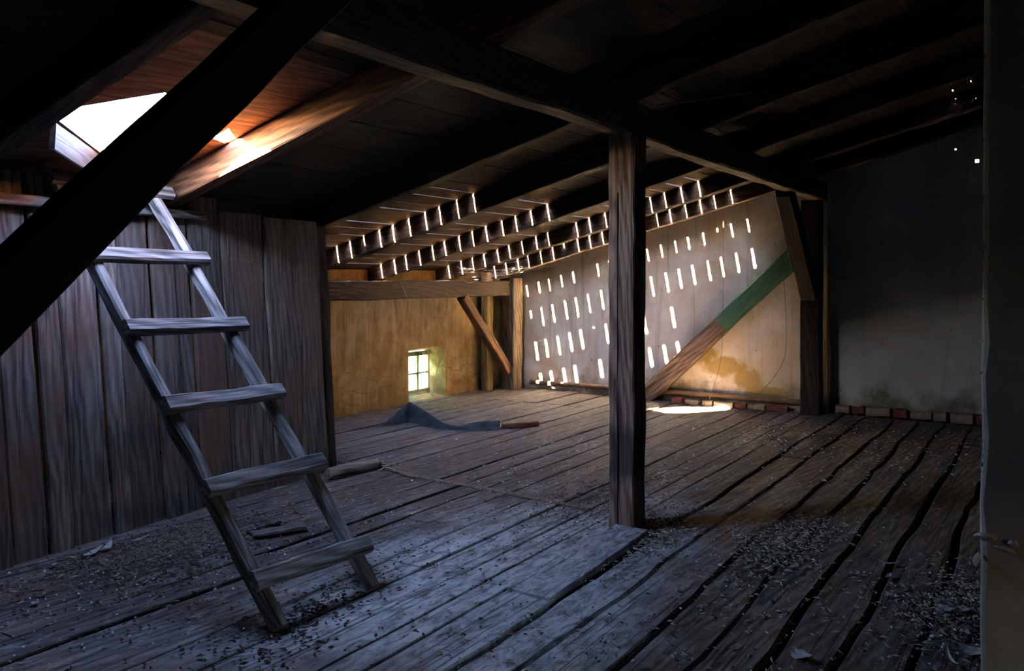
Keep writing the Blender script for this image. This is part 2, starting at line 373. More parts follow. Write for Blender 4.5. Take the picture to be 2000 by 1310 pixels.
# ---------------------------------------------------------------- floor
floor = thing('floor', (0, 0, 0), kind='structure')
bm = bmesh.new(); box(bm, -3.2, 11.2, -3.2, 7.6, -0.25, -0.13); link('subfloor', bm, M['dirt'], floor)
for i, x in enumerate((-1.2, 0.9, 3.0, 5.1, 7.2, 9.3)):
    bm = bmesh.new(); box(bm, x, x + .14, -3.1, 7.1, -0.13, -0.045); link('floor_joist', bm, M['deck'], floor)
R = random.Random(5)
lines = [-3.1, -2.8, -2.5, -2.2, -1.9, -1.6, -1.33, -1.05, -0.8, -0.52, -0.27, 0.0, 0.23, 0.49, 0.76, 1.02, 1.27, 1.53, 1.84, 2.09,
         2.36, 2.52, 2.71, 2.95, 3.20, 3.44, 3.66, 3.88, 4.12, 4.32, 4.56, 4.78, 5.0, 5.2, 5.42, 5.62, 5.84, 6.05, 6.25, 6.47, 6.68, 6.86, 7.0]
STEP = 0.2
def bound(i, x):
    """centre line and half width of the gap between two rows of boards"""
    y0 = lines[i]; old = y0 < 2.2
    s = 0.020 if old else 0.006
    c = y0 + s * 1.7 * noise.noise(Vector((x * 0.9, y0 * 7.3, 3.1))) + s * noise.noise(Vector((x * 2.9, y0 * 5.1, 9.0)))
    if old:
        g = 0.006 + 0.013 * max(0, noise.noise(Vector((x * 0.8, y0 * 9.7, 1.7))) + 0.25)
        if y0 in (0.76, 1.02, 0.49) and 2.2 < x < 7.5: g += 0.006
    else:
        g = 0.0050 + 0.007 * max(0, noise.noise(Vector((x * 0.7, y0 * 9.7, 1.7))) + 0.1)
    return c, g
def floor_board(i, xa, xb, dz=0.0, tilt=0.0):
    bm = bmesh.new(); rings = []; n = max(2, int((xb - xa) / STEP)); T = 0.042
    old = lines[i] < 2.0
    ea, eb = R.uniform(-.006, .006), R.uniform(-.006, .006)
    for k in range(n + 1):
        x = xa + (xb - xa) * k / n
        c0, g0 = bound(i, x); c1, g1 = bound(i + 1, x)
        a, b_ = c0 + g0, c1 - g1
        z = dz + tilt * (k / n - .5) + 0.004 * noise.noise(Vector((x * 0.8, i * 3.3, 0)))
        za, zb = z + ea, z + eb; r = 0.010 if old else 0.005
        mid = (a + b_) / 2; zm = (za + zb) / 2 - (0.004 if old else 0.001)
        pts = [(a + .004, za - T), (a, za - r), (a + r, za), (mid, zm), (b_ - r, zb), (b_, zb - r), (b_ - .004, zb - T)]
        rings.append([bm.verts.new((x, y, zz)) for y, zz in pts])
    for p, q in zip(rings, rings[1:]):
        for j in range(7):
            f = bm.faces.new((p[j], q[j], q[(j+1) % 7], p[(j+1) % 7])); f.smooth = False
    bm.faces.new(rings[0]); bm.faces.new(rings[-1][::-1])
    bmesh.ops.recalc_face_normals(bm, faces=bm.faces)
    o = link('floor_board', bm, M['floor_old' if old else 'floor'], floor); return o
for i in range(len(lines) - 1):
    y = lines[i]
    if y < 2.05: js = [7.68, 9.07]
    elif y < 2.3: js = [3.57, 4.86]
    elif y < 3.4: js = [3.61, 5.27 + R.uniform(-.01, .01)]
    elif y < 4.9: js = [R.choice((1.9, 3.3, 4.3)), 5.27]
    elif y < 5.8: js = [5.27, 9.2]
    else: js = [7.95, 9.2]
    if 4.0 < y < 4.2: js = [3.48, 3.80, 5.27]
    xs = [-3.1] + js + [10.42]
    if 1.9 < y < 2.45: xs = [-3.1] + js + [10.42]
    for a, b_ in zip(xs, xs[1:]):
        if (a, b_) == (3.48, 3.80): continue          # the short piece that has fallen through
        dz = R.uniform(-.004, .004) - (0.005 if y < 2.05 else 0)
        if a == 3.57 and abs(y - 2.09) < .02: floor_board(i, a + .004, b_ - .03, 0.022, 0.02); continue
        floor_board(i, a + .004, b_ - .004, dz)

# ---------------------------------------------------------------- walls
def wall_grid(name, us, vs, hole, place, depth, m):
    """thick wall with openings: u/v grid, hole(u,v) True for an opening; place(u,v,t) gives the point, t in 0..1 through the wall"""
    bm = bmesh.new(); V = {}
    def vert(i, j, t):
        if (i, j, t) not in V: V[(i, j, t)] = bm.verts.new(place(us[i], vs[j], t))
        return V[(i, j, t)]
    solid = {(i, j) for i in range(len(us)-1) for j in range(len(vs)-1) if not hole((us[i]+us[i+1])/2, (vs[j]+vs[j+1])/2)}
    for i, j in solid:
        for t in (0, 1): bm.faces.new([vert(i, j, t), vert(i+1, j, t), vert(i+1, j+1, t), vert(i, j+1, t)])
        for di, dj, a, b_ in ((-1, 0, (0, 0), (0, 1)), (1, 0, (1, 0), (1, 1)), (0, -1, (0, 0), (1, 0)), (0, 1, (0, 1), (1, 1))):
            if (i+di, j+dj) not in solid:
                bm.faces.new([vert(i+a[0], j+a[1], 0), vert(i+b_[0], j+b_[1], 0), vert(i+b_[0], j+b_[1], 1), vert(i+a[0], j+a[1], 1)])
    bmesh.ops.recalc_face_normals(bm, faces=bm.faces)
    o = link(name, bm, m); o['kind'] = 'structure'; return o
# eave wall with its small window at floor level; the opening splays towards the room
WX0, WX1, WZ0, WZ1 = 8.62, 9.13, 0.04, 0.61
def eave_place(u, v, t):
    y = 7.0 + 0.42 * t
    if t == 0:
        if u == WX0: u = 8.30
        if u == WX1: u = 9.08
        if v == WZ0: v = 0.0
        if v == WZ1: v = 0.69
    z = v if v < 1.6 else z_deck(y) - 0.012
    return (u, y, z)
wall_grid('wall_left', [-3.1, 0, 3, 6, WX0, WX1, 10.9], [-0.13, WZ0, WZ1, 1.2, 1.7],
          lambda u, v: WX0 < u < WX1 and WZ0 < v < WZ1, eave_place, 0.42, M['eave'])
def gable_place(x0, th):
    def f(u, v, t):
        z = v if v < 50 else z_deck(u) - 0.012
        return (x0 + th * t, u, z)
    return f
wall_grid('wall_back', [2.28, 3.5, 5, 6.999], [-0.13, 1.0, 1.69, 99], lambda u, v: False, gable_place(10.40, 0.45), 0.45, M['gable'])
star = on_x(1908, 314, 10.6); dot = on_x(1866, 291, 10.6)
ys = sorted([-3.1, -1.0, star.y - .019, star.y + .019, dot.y - .010, dot.y + .010, 1.6, 2.28])
zs = sorted([-0.13, 1.5, star.z - .019, star.z + .019, dot.z - .010, dot.z + .010]) + [99]
wall_grid('wall_back', ys, zs, lambda u, v: (abs(u - star.y) < .019 and abs(v - star.z) < .019) or (abs(u - dot.y) < .01 and abs(v - dot.z) < .01),
          gable_place(10.60, 0.07), 0.07, M['gable_right']).name = 'wall_back_recess'
wall_grid('wall_front', [-3.1, 0, 3, 7.4], [-0.13, 1.0, 1.69, 99], lambda u, v: False, gable_place(-3.35, 0.25), 0.25, M['dark_wall'])
wall_grid('wall_right', [-3.35, 1.55, 1.85, 4, 10.7], [-0.13, 0.47, 0.75, 4.0, 99], lambda u, v: 1.55 < u < 1.85 and .47 < v < .75,  # small vent added out of view to let in fill light
          lambda u, v, t: (u, -3.1 - .25 * t, v if v < 50 else z_deck(-3.1)), 0.25, M['dark_wall'])
# skirting stones under the recessed wall and the bricks laid along the gable's foot
foot = thing('brick_footing', (10.45, 1.4, 0), 'broken row of bricks and rubble along the foot of the grey end wall', 'brick footing')
Rb = random.Random(3); y = 2.2
while y > -0.6:
    L = Rb.uniform(.12, .26); bm = beam_bm(L, 0.14, Rb.uniform(.07, .11), 3, .006, .012, Rb.random())
    k = Rb.random(); mm = M['brick'] if k < .35 or abs(y - 1.62) < .12 else M['rubble']
    link('brick', bm, mm, foot, frame_mtx((10.53, y, .045), (10.53, y - L, .05), (0, 0, 1))); y -= L + Rb.uniform(.012, .05)
foot2 = thing('brick_edging', (10.3, 3.4, 0), 'low line of red bricks and dust under the pipe of the end wall', 'brick footing')
y = 4.15
while y > 2.75:
    L = Rb.uniform(.12, .25); bm = beam_bm(L, 0.10, Rb.uniform(.05, .08), 3, .008, .014, Rb.random())
    link('brick', bm, M['brick'] if Rb.random() < .55 else M['rubble'], foot2, frame_mtx((10.20, y, .03), (10.21, y - L, .03), (0, 0, 1))); y -= L + Rb.uniform(.015, .06)
o = link('pipe', tube_bm(smooth_path([(10.33, 6.4, .10), (10.33, 5.2, .11), (10.33, 4.3, .115), (10.32, 3.4, .12), (10.32, 2.56, .115)], 4), .034, 10), M['pipe'])
tag(o, 'rusty pipe lying along the foot of the stained end wall', 'pipe')

# ---------------------------------------------------------------- small window in the eave wall
win = thing('window_1', (8.87, 7.36, 0.4), kind='structure')
fy = 7.335
for x0, x1, z0, z1, nm in ((WX0, WX0+.035, WZ0, WZ1, 'window_frame'), (WX1-.035, WX1, WZ0, WZ1, 'window_frame'),
                           (WX0+.035, WX1-.035, WZ1-.06, WZ1, 'window_frame'), (WX0+.035, WX1-.035, WZ0, WZ0+.05, 'window_frame'),
                           (8.862, 8.893, WZ0+.05, WZ1-.06, 'mullion'), (WX0+.035, WX1-.035, .300, .322, 'glazing_bar')):
    L = max(x1-x0, z1-z0)
    p0, p1 = ((x0, fy, (z0+z1)/2), (x1, fy, (z0+z1)/2)) if x1-x0 > z1-z0 else (((x0+x1)/2, fy, z0), ((x0+x1)/2, fy, z1))
    timber(nm, p0, p1, 0.04, min(x1-x0, z1-z0), 'frame', up=(0, 0, 1) if x1-x0 > z1-z0 else (1, 0, 0), parent=win, seg=4, jit=.001, ch=.004)
for x0, x1 in ((WX0+.035, 8.862), (8.893, WX1-.035)):
    for z0, z1 in ((WZ0+.05, .300), (.322, WZ1-.06)):
        bm = bmesh.new(); box(bm, x0, x1, fy-.002, fy+.002, z0, z1); link('pane', bm, M['glass'], win)

# ground and a hedge outside, seen only through the small window
bm = bmesh.new(); box(bm, -60, 60, -60, 60, -3.2, -3.0); o = link('ground', bm, M['gravel']); o['kind'] = 'structure'
bm = beam_bm(34, 2.4, 7.5, 40, .35, .5, 77); hd = link('hedge', bm, M['leaf'], None, frame_mtx((-4, 12.5, .6), (30, 12.5, .6), (0, 0, 1)))
tag(hd, 'pale green hedge outside the small window', 'hedge')

# ---------------------------------------------------------------- roof
ceil = thing('ceiling', (0, 0, 0), kind='structure')
RAF = [-2.1, -0.7, 0.70, 2.01, 3.34, 4.93, 6.20, 7.53, 8.86, 9.93]
RW = 0.12
T = 0.022
# the patch of sheathing round the broken skylight
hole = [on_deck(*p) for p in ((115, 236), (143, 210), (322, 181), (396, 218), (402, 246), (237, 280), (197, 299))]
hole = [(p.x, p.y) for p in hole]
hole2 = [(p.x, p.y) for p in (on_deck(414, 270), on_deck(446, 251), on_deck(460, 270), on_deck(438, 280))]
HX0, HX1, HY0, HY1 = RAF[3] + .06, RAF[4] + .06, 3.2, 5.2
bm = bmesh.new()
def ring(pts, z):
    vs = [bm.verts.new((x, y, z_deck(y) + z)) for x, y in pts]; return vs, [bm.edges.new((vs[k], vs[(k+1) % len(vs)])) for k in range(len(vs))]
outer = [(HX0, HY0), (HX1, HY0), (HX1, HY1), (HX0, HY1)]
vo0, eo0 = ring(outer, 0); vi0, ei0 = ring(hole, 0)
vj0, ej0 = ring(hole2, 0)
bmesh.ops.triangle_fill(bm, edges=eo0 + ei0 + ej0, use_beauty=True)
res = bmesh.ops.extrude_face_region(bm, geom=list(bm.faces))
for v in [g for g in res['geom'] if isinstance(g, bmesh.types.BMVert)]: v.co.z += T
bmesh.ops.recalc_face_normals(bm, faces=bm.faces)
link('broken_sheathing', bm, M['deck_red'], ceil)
Rr = random.Random(11)
def board(x0, x1, y0, y1, gap=0.0, xs=None, dz=0.0, bm=None):
    bm = bm or bmesh.new()
    xs = x0 if xs is None else xs
    ov = .012
    pts = [(x0, y0), (x1, y0), (x1, y1 - gap), (xs, y1 - gap), (xs, y1 + ov), (x0, y1 + ov)] if gap > 0 and xs > x0 else \
          ([(x0, y0), (x1, y0), (x1, y1 - gap), (x0, y1 - gap)] if gap > 0 else [(x0, y0), (x1, y0), (x1, y1 + ov), (x0, y1 + ov)])
    lo = [bm.verts.new((x, y, z_deck(y) + dz)) for x, y in pts]; hi = [bm.verts.new((x, y, z_deck(y) + dz + T)) for x, y in pts]
    k = len(pts); bm.faces.new(lo[::-1]); bm.faces.new(hi)
    for q in range(k): bm.faces.new((lo[q], lo[(q+1) % k], hi[(q+1) % k], hi[q]))
    return bm
bays = [(-3.35, RAF[0])] + list(zip(RAF, RAF[1:])) + [(RAF[-1], 10.9)]
# how far up the slope each bay lets daylight through between its courses
OPEN = {4: (9, 9, 0), 5: (4.45, 6.95, .93), 6: (4.3, 6.95, .95), 7: (3.2, 6.95, .97), 8: (3.15, 6.95, .97)}
stuff = bmesh.new(); CW = 0.192
dark_holes = [on_deck(1862, 178), on_deck(1897, 159), on_deck(1911, 156)]
for bi, (xa, xb) in enumerate(bays):
    x0 = xa + (RW / 2 if bi else 0); x1 = xb + (RW / 2 if bi < len(bays) - 1 else 0)
    y = -3.4; k = 0
    while y < 7.6:
        y1 = y + CW * (1 + 0.10 * math.sin(k * 2.3 + bi))
        if y1 > 7.45: y1 = 7.65
        dz = 0.004 * ((k + bi) % 2) + Rr.uniform(0, .002)
        key = bi - 1
        gap, xs = 0.0, x0
        if key in OPEN:
            a, b_, pr = OPEN[key]
            if a < y1 < b_ and Rr.random() < pr:
                gap = Rr.uniform(.009, .016)
                q = Rr.random()
                xs = x0 + (0 if q < .85 else Rr.uniform(.1, .75)) * (x1 - x0)
        vis = key in OPEN and y > 2.3
        if bi == 4 and y1 > HY0 and y < HY1:          # the skylight patch covers this stretch
            if y < HY0: stuff = board(x0, x1, y, HY0, 0, None, dz, stuff)
            if y1 > HY1: stuff = board(x0, x1, HY1, y1, 0, None, dz, stuff)
        elif vis: link('roof_board', board(x0, x1, y, y1, gap, xs, dz), M['deck'], ceil)
        else:
            slot = [p for p in dark_holes if x0 < p.x < x1 and y < p.y < y1]
            if slot:
                p = slot[0]; q = .012
                stuff = board(x0, p.x - .05, y, y1, 0, None, dz, stuff); stuff = board(p.x + .02, x1, y, y1, 0, None, dz, stuff)
                stuff = board(p.x - .05, p.x + .02, y, p.y - q, 0, None, dz, stuff); stuff = board(p.x - .05, p.x + .02, p.y + q, y1, 0, None, dz, stuff)
            else: stuff = board(x0, x1, y, y1, 0, None, dz, stuff)
        y = y1; k += 1
o = link('roof_boards', stuff, M['deck'], ceil); o['kind'] = 'stuff'

names = {2.01: 'dark rafter beside the broken skylight, nearest of the row', 3.34: 'rafter with a bright patch of sunlight beside the broken skylight',
         4.93: 'unlit rafter between the sunlit rafter and the slitted roof', 6.20: 'rafter striped by sun slits that ends over the left of the small window',
         7.53: 'rafter striped by sun slits that ends over the small window', 8.86: 'rafter striped by sun slits that ends above the corner brace',
         9.93: 'last rafter, close against the streaked end wall', -2.1: 'rafter far behind the viewer', -0.7: 'rafter behind the viewer', 0.70: 'rafter overhead to the left of the dark diagonal strut'}
for x in RAF[2:]:
    p0 = (x + RW / 2, 7.0, z_raf(7.0) + RD / 2 - .003); p1 = (x + RW / 2, -3.05, z_raf(-3.05) + RD / 2 - .003)
    o = timber('rafter', p0, p1, RW, RD, 'rafter_lit' if x == 3.34 else 'rafter', seg=26, jit=.004, ch=.008, seed=x)
    tag(o, 'sloping ' + names[x], 'rafter', 'rafters of the roof')
# lining board below the hole
a, b_ = hole[0], hole[-1]
o = timber('skylight_lining_board', (a[0] - .03, a[1] + .0, z_deck(a[1]) - .085), (b_[0] + .02, b_[1] + .05, z_deck(b_[1]) - .085), .03, .15, 'dark_post', seg=5, jit=.003, ch=.006)
tag(o, 'lining board under the lower edge of the broken skylight', 'board')

# purlin, posts, braces
o = timber('purlin', (-3.1, 2.35, 2.64), (10.39, 2.35, 2.64), .15, .22, 'beam', seg=44, jit=.006, ch=.014, seed=2)
tag(o, 'long horizontal beam carried by the two upright posts', 'beam')
post = timber('timber_post', (4.91, 2.31, -.01), (4.91, 2.31, 2.53), .18, .18, 'post', up=(1, 0, 0), seg=16, jit=.004, ch=.008, seed=7)
tag(post, 'upright timber post with a charred foot in the middle of the floor', 'post')
link('split', tube_bm([(4.8185, 2.335, .05 + .1 * k + 0 * k) for k in range(22)], .0042, 4), M['dirt'], post)
o = timber('timber_post', (10.2, 2.41, -.01), (10.2, 2.41, 2.53), .22, .20, 'dark_post', up=(1, 0, 0), seg=14, jit=.004, ch=.01, seed=8)
tag(o, 'dark upright post against the end wall where the plaster changes', 'post')
o = timber('timber_post', (0.1, 2.35, -.01), (0.1, 2.35, 2.53), .18, .18, 'beam', up=(1, 0, 0), seg=8, jit=.004, seed=9)
tag(o, 'upright post at the lower end of the dark diagonal strut', 'post')
o = timber('diagonal_strut', (0.205, 2.235, 0.695), (2.375, 2.235, 2.865), .11, .165, 'strut', seg=10, jit=.003, ch=.006, seed=10)
tag(o, 'massive dark diagonal strut crossing in front of the ladder and skylight', 'strut')
kb = timber('knee_brace', (10.12, 2.41, 1.42), (9.0, 2.41, 2.54), .18, .20, 'dark_post', seg=6, jit=.004, seed=11)
tag(kb, 'dark knee brace between the long beam and the dark far post', 'brace')
gb = timber('painted_brace', (10.28, 4.62, -.02), (10.28, 2.50, 2.0), .15, .22, 'green', up=(0, -1, 1), seg=10, jit=.006, ch=.015, seed=12)
tag(gb, 'diagonal brace with its upper half painted green against the end wall', 'brace')
o = timber('corner_post', (10.225, 6.675, -.01), (10.225, 6.675, z_raf(6.8) + .01), .25, .25, 'beam', up=(1, 0, 0), seg=8, jit=.004, seed=13)
tag(o, 'upright post in the far corner of the attic', 'post')
o = timber('wall_plate', (2.0, 6.70, 1.47), (10.09, 6.70, 1.47), .20, .22, 'rafter', seg=26, jit=.005, seed=14)
tag(o, 'low horizontal beam under the rafter ends above the small window', 'beam')
o = timber('wall_stud', (9.9, 6.88, -.01), (9.9, 6.88, 1.70), .12, .15, 'ochre', up=(1, 0, 0), seg=6, jit=.003, seed=15)
tag(o, 'ochre stud standing on the wall left of the corner post', 'stud')
o = timber('corner_brace', (9.0, 6.66, 1.37), (10.11, 6.66, .28), .12, .13, 'rafter_lit', seg=6, jit=.005, seed=16)
tag(o, 'small diagonal brace from the low beam down to the corner post', 'brace')

# ---------------------------------------------------------------- plank partition
part = thing('plank_partition', (3.6, 4.95, 0), 'rough wall of upright planks behind the leaning ladder', 'partition')
def wall_y(x): return 4.82 + 0.095 * (x - 2.29)
def xw(px, y_px=716):
    r = (math.cos(AZ) + (px-1000)/F*math.sin(AZ)) / (math.sin(AZ) - (px-1000)/F*math.cos(AZ))
    c = 4.82 - .095 * 2.29; return r * c / (1 - .095 * r)
edges_px = [-420, -330, -240, -150, -75, 6, 79, 130, 207, 246, 309, 355, 386, 446, 530, 634]
Rp = random.Random(21)
xs = [xw(p) for p in edges_px]
for i in range(len(xs) - 1):
    a, b_ = xs[i], xs[i+1]; bm = bmesh.new(); rings = []; n = 16; th = .028
    off = (i % 2) * .018 + Rp.uniform(0, .01); live = .016 if i >= len(xs) - 3 else .005
    zt = z_raf((wall_y(a) + wall_y(b_)) / 2 + .04) + (.10 if i < 13 else .02)
    for k in range(n + 1):
        z = -.005 + (zt + .005) * k / n; lean = -(z - 1.0) * .075
        e0 = a + lean + live * 1.3 * noise.noise(Vector((i * 1.7, z * 1.6, 5))) + .006
        e1 = b_ + lean + live * 1.3 * noise.noise(Vector(((i + 1) * 1.7, z * 1.6, 5))) - .006
        y0 = wall_y(e0) + off; y1 = wall_y(e1) + off
        m_ = .012
        pts = [(e0, y0 + m_), (e0 + .010, y0), (e1 - .010, y1), (e1, y1 + m_), (e1, y1 + th), (e0, y0 + th)]
        rings.append([bm.verts.new((x, y, z)) for x, y in pts])
    for p, q in zip(rings, rings[1:]):
        for j in range(6): bm.faces.new((p[j], p[(j+1) % 6], q[(j+1) % 6], q[j]))
    bm.faces.new(rings[0]); bm.faces.new(rings[-1])
    bmesh.ops.recalc_face_normals(bm, faces=bm.faces)
    link('plank', bm, M['plank'], part)
yb = wall_y(3.6) + .1
bp = timber('partition_post', (xs[-1] + .14, wall_y(xs[-1]) + .11, -.01), (xs[-1] + .0, wall_y(xs[-1]) + .11, z_raf(wall_y(5.1) + .2) + .05), .12, .12, 'dark_post', up=(1, 0, 0), parent=part, seg=6)
for a, b_ in ((-1.0, 3.66),):
    timber('batten', (a, wall_y(a) - .028, 2.06), (b_, wall_y(b_) - .028, 2.035), .055, .065, 'plank', parent=part, seg=14, jit=.005, ch=.008, seed=31).data.materials[0] = M['ladder']
# a square and some tally strokes scratched into one of the wide planks
def scr(px0, py0, px1, py1):
    p, q = on_y(px0, py0, 5.0), on_y(px1, py1, 5.0)
    for v in (p, q):
        s = wall_y(v.x) + .0; v.y = s
    return [p, (p + q) / 2 + Vector((0, 0, .002)), q]
bm = bmesh.new()
def scratch(pxs):
    global bm
    pts = []
    for px, py in pxs:
        k = (px - 1000) / F; y = 4.97
        for _ in range(4):
            p = on_y(px, py, y); y = wall_y(p.x) + .001
        pts.append(p)
    tube_bm(pts, .0016, 4, bm)
for l in ([(444, 458), (490, 466), (492, 512), (446, 506), (444, 458)], [(456, 446), (470, 449)], [(462, 462), (460, 452)], [(484, 480), (486, 492)], [(480, 470), (488, 474)], [(470, 455), (476, 448)]): scratch(l)
link('scratched_square', bm, M['rubble'], part)

# ---------------------------------------------------------------- ladder
lad = thing('ladder', (2.9, 2.97, 0), 'rough wooden ladder leaning on the plank wall under the skylight', 'ladder')
SL = 0.874
def lp(x, z, off=0.0):
    n = Vector((0, -1, SL)).normalized() * off
    return Vector((x, 2.965 + SL * z, z)) + n
dirn = Vector((0, SL, 1)).normalized()
timber('rail', lp(2.605, 0.0, .01), lp(2.575, 2.26, .01), .062, .085, 'ladder', up=(0, -1, SL), parent=lad, seg=16, jit=.004, ch=.012, seed=41)
timber('rail', lp(3.225, 0.0, .01), lp(3.195, 2.17, .01), .066, .080, 'ladder', up=(0, -1, SL), parent=lad, seg=16, jit=.005, ch=.014, seed=42)
for k, (zl, zr) in enumerate(((.175, .155), (.555, .55), (.925, .915), (1.30, 1.29), (1.69, 1.685), (2.14, 2.11))):
    p0 = lp(2.545 - .01 * (k % 2), zl, .068); p1 = lp(3.285 + .012 * (k % 2), zr, .066)
    timber('rung', p0, p1, .092, .055, 'ladder', up=(0, -1, SL), parent=lad, seg=7, jit=.0028, ch=.012, seed=50 + k)

# ---------------------------------------------------------------- chimney stack at the right
ch = thing('chimney_stack', (3.3, -.3, 0), 'close grey-brown chimney stack cut off by the right edge', 'chimney')
bm = bmesh.new(); NZ = 40; pr = []
for k in range(NZ + 1):
    z = -.1 + 4.0 * k / NZ
    j = .006 * noise.noise(Vector((z * 4, 0, 0))); q = .19 - .006 * (z - 1.6) + j
    c = .008 + .006 * noise.noise(Vector((z * 6, 7, 0)))
    bulge = .02 if z > 1.3 else 0.0
    pr.append([bm.verts.new(p) for p in ((2.98 - bulge * 0, -1.1, z), (2.98, q - c * 2.0, z), (2.98 + c * .6, q - c * .7, z), (2.985 + c, q, z), (3.62, q, z), (3.62, -1.1, z))])
for p, q in zip(pr, pr[1:]):
    for j in range(6): bm.faces.new((p[j], p[(j+1) % 6], q[(j+1) % 6], q[j]))
bm.faces.new(pr[0]); bm.faces.new(pr[-1]); bmesh.ops.recalc_face_normals(bm, faces=bm.faces)
link('shaft', bm, M['chimney'], ch)
Rc = random.Random(9); bm = bmesh.new()
for k in range(260):
    z = Rc.choice((Rc.uniform(.2, 3.2), Rc.uniform(1.0, 2.3))); s = Rc.uniform(.0015, .0045)
    q = .19 - .006 * (z - 1.6)
    c = Vector((2.985 + Rc.uniform(0, .012), q - Rc.uniform(.0, .022), z))
    r = bmesh.ops.create_icosphere(bm, subdivisions=1, radius=s)
    for v in r['verts']: v.co = Vector((v.co.x * Rc.uniform(.6, 1.3), v.co.y * Rc.uniform(.6, 1.2), v.co.z * Rc.uniform(1, 2.2))) + c
o = link('plaster_crumbs', bm, M['chim_edge'], ch); o['kind'] = 'stuff'

# ---------------------------------------------------------------- things on the floor
# strip of roofing felt, twisted, with a brown offcut at its end
cl = [(748, 829), (775, 822), (800, 815), (830, 822), (862, 832), (890, 836), (915, 836), (940, 834), (975, 834)]
hts = [.01, .07, .19, .12, .05, .03, .04, .07, .08]
wd = [.02, .10, .18, .16, .10, .06, .09, .15, .17]
path = smooth_path([tuple(on_floor(px, py + 3)) for px, py in cl], 5)
def lerp(L, t):
    t = min(max(t, 0), .9999) * (len(L) - 1); i = int(t); return L[i] + (L[i+1] - L[i]) * (t - i)
bm = bmesh.new(); rows = []
for i, p in enumerate(path):
    t = i / (len(path) - 1); d = (path[min(i+1, len(path)-1)] - path[max(i-1, 0)]); d.z = 0; d.normalize(); s = Vector((-d.y, d.x, 0))
    W, H = lerp(wd, t), lerp(hts, t)
    rows.append([p + s * W + Vector((0, 0, .004)), p + s * W * .45 + Vector((0, 0, H * .75)), p + Vector((0, 0, H + .01)), p - s * W * .4 + Vector((0, 0, H * .55 + .006)), p - s * W * .8 + Vector((0, 0, .004))])
vr = [[bm.verts.new(v) for v in r] for r in rows]
for a, b_ in zip(vr, vr[1:]):
    for j in range(4): bm.faces.new((a[j], b_[j], b_[j+1], a[j+1])).smooth = True
bmesh.ops.solidify(bm, geom=list(bm.faces), thickness=.006)
tag(link('roofing_felt_strip', bm, M['felt']), 'twisted strip of blue-grey roofing felt lying on the boards', 'felt')
a, b_ = on_floor(982, 837), on_floor(1050, 832)
o = timber('wood_offcut', (a.x, a.y, .03), (b_.x, b_.y, .028), .07, .05, 'brown_offcut', seg=4, jit=.003, ch=.008)
tag(o, 'reddish brown piece of wood beside the felt strip', 'wood offcut')
# round log at the foot of the plank wall
a, b_ = on_floor(640, 936), on_floor(713, 921)
bm = tube_bm([(0, 0, 0), (.15, 0, .003), (.33, 0, 0), (.42, 0, -.004), (.5, 0, 0)], .045, 12)
log = link('log', bm, M['beam_pale'], None, frame_mtx((a.x, a.y, .048), (b_.x, b_.y, .045), (0, 0, 1)))
tag(log, 'short round log lying at the right foot of the plank wall', 'log')
for f in log.data.polygons: f.use_smooth = len(f.vertices) == 4
bm = bmesh.new(); Rs = random.Random(4)
for k in range(9):
    a0, q = Rs.uniform(0, 6.28), Rs.uniform(.0, .03); y0, z0 = math.cos(a0) * q, math.sin(a0) * q
    tube_bm([(.49, y0, z0), (.5 + Rs.uniform(.03, .12), y0 * 1.6, z0 - .012)], .006, 4, bm)
log2 = link('splinters', bm, M['straw'], log, log.matrix_world.copy())
# thin batten across the boards from the partition end to the post
p = [on_floor(x, y) for x, y in ((716, 903), (800, 930), (900, 947), (1000, 966), (1068, 979), (1150, 996))]
bm = bmesh.new(); rows = []
for i, q in enumerate(p):
    d = (p[min(i+1, 5)] - p[max(i-1, 0)]).normalized(); s = Vector((-d.y, d.x, 0)) * .018
    rows.append([bm.verts.new(q + s), bm.verts.new(q + s * .8 + Vector((0, 0, .012))), bm.verts.new(q - s * .8 + Vector((0, 0, .012))), bm.verts.new(q - s)])
for a, b_ in zip(rows, rows[1:]):
    for j in range(4): bm.faces.new((a[j], b_[j], b_[(j+1) % 4], a[(j+1) % 4]))
bm.faces.new(rows[0]); bm.faces.new(rows[-1]); bmesh.ops.recalc_face_normals(bm, faces=bm.faces)
for v in bm.verts: v.co.z += .004
tag(link('floor_batten', bm, M['dust']), 'thin dusty batten nailed across the boards towards the post', 'batten')
# splintered board beside the hole in the floor
a, b_ = on_floor(492, 1052), on_floor(594, 1036)
o = timber('broken_board', (a.x, a.y, .025), (b_.x, b_.y, .03), .11, .022, 'floor', seg=5, jit=.006, ch=.006)
tag(o, 'loose broken board next to the hole behind the ladder', 'board')

# wires and strings
def wire(pts, r, m, label, cat='wire', name='wire', n=6):
    tag(link(name, tube_bm(smooth_path(pts, n), r, 5), M[m]), label, cat)
wire([on_y(784, 553, 6.58), on_y(800, 590, 6.58), on_y(822, 620, 6.6), on_y(815, 660, 6.75), on_y(807, 700, 6.97)], .003, 'string', 'pale cord hanging from the low beam in front of the window', 'cord', 'cord')
wire([on_y(868, 556, 6.57), on_y(874, 580, 6.57), on_y(872, 604, 6.57)], .003, 'wire', 'short wire end hanging over the low beam')
wire([on_y(1512, 372, 2.31), on_y(1528, 440, 2.31), on_y(1545, 520, 2.31)], .005, 'string', 'pale string standing in for the lit edge of the dark knee brace', 'string', 'string')  # pale strand put along the brace for its lit edge
wire([on_x(1530, 540, 10.3), on_x(1536, 640, 10.35), on_x(1528, 710, 10.36), on_x(1480, 770, 10.30), on_x(1440, 785, 10.15)], .003, 'wire', 'curved wire hanging on the plaster right of the painted brace')
wire([on_x(1413, 410, 10.1), on_x(1412, 560, 10.12), on_x(1408, 700, 10.14), on_x(1385, 780, 10.1)], .0025, 'wire', 'thin straight wire hanging in front of the sunlit plaster')
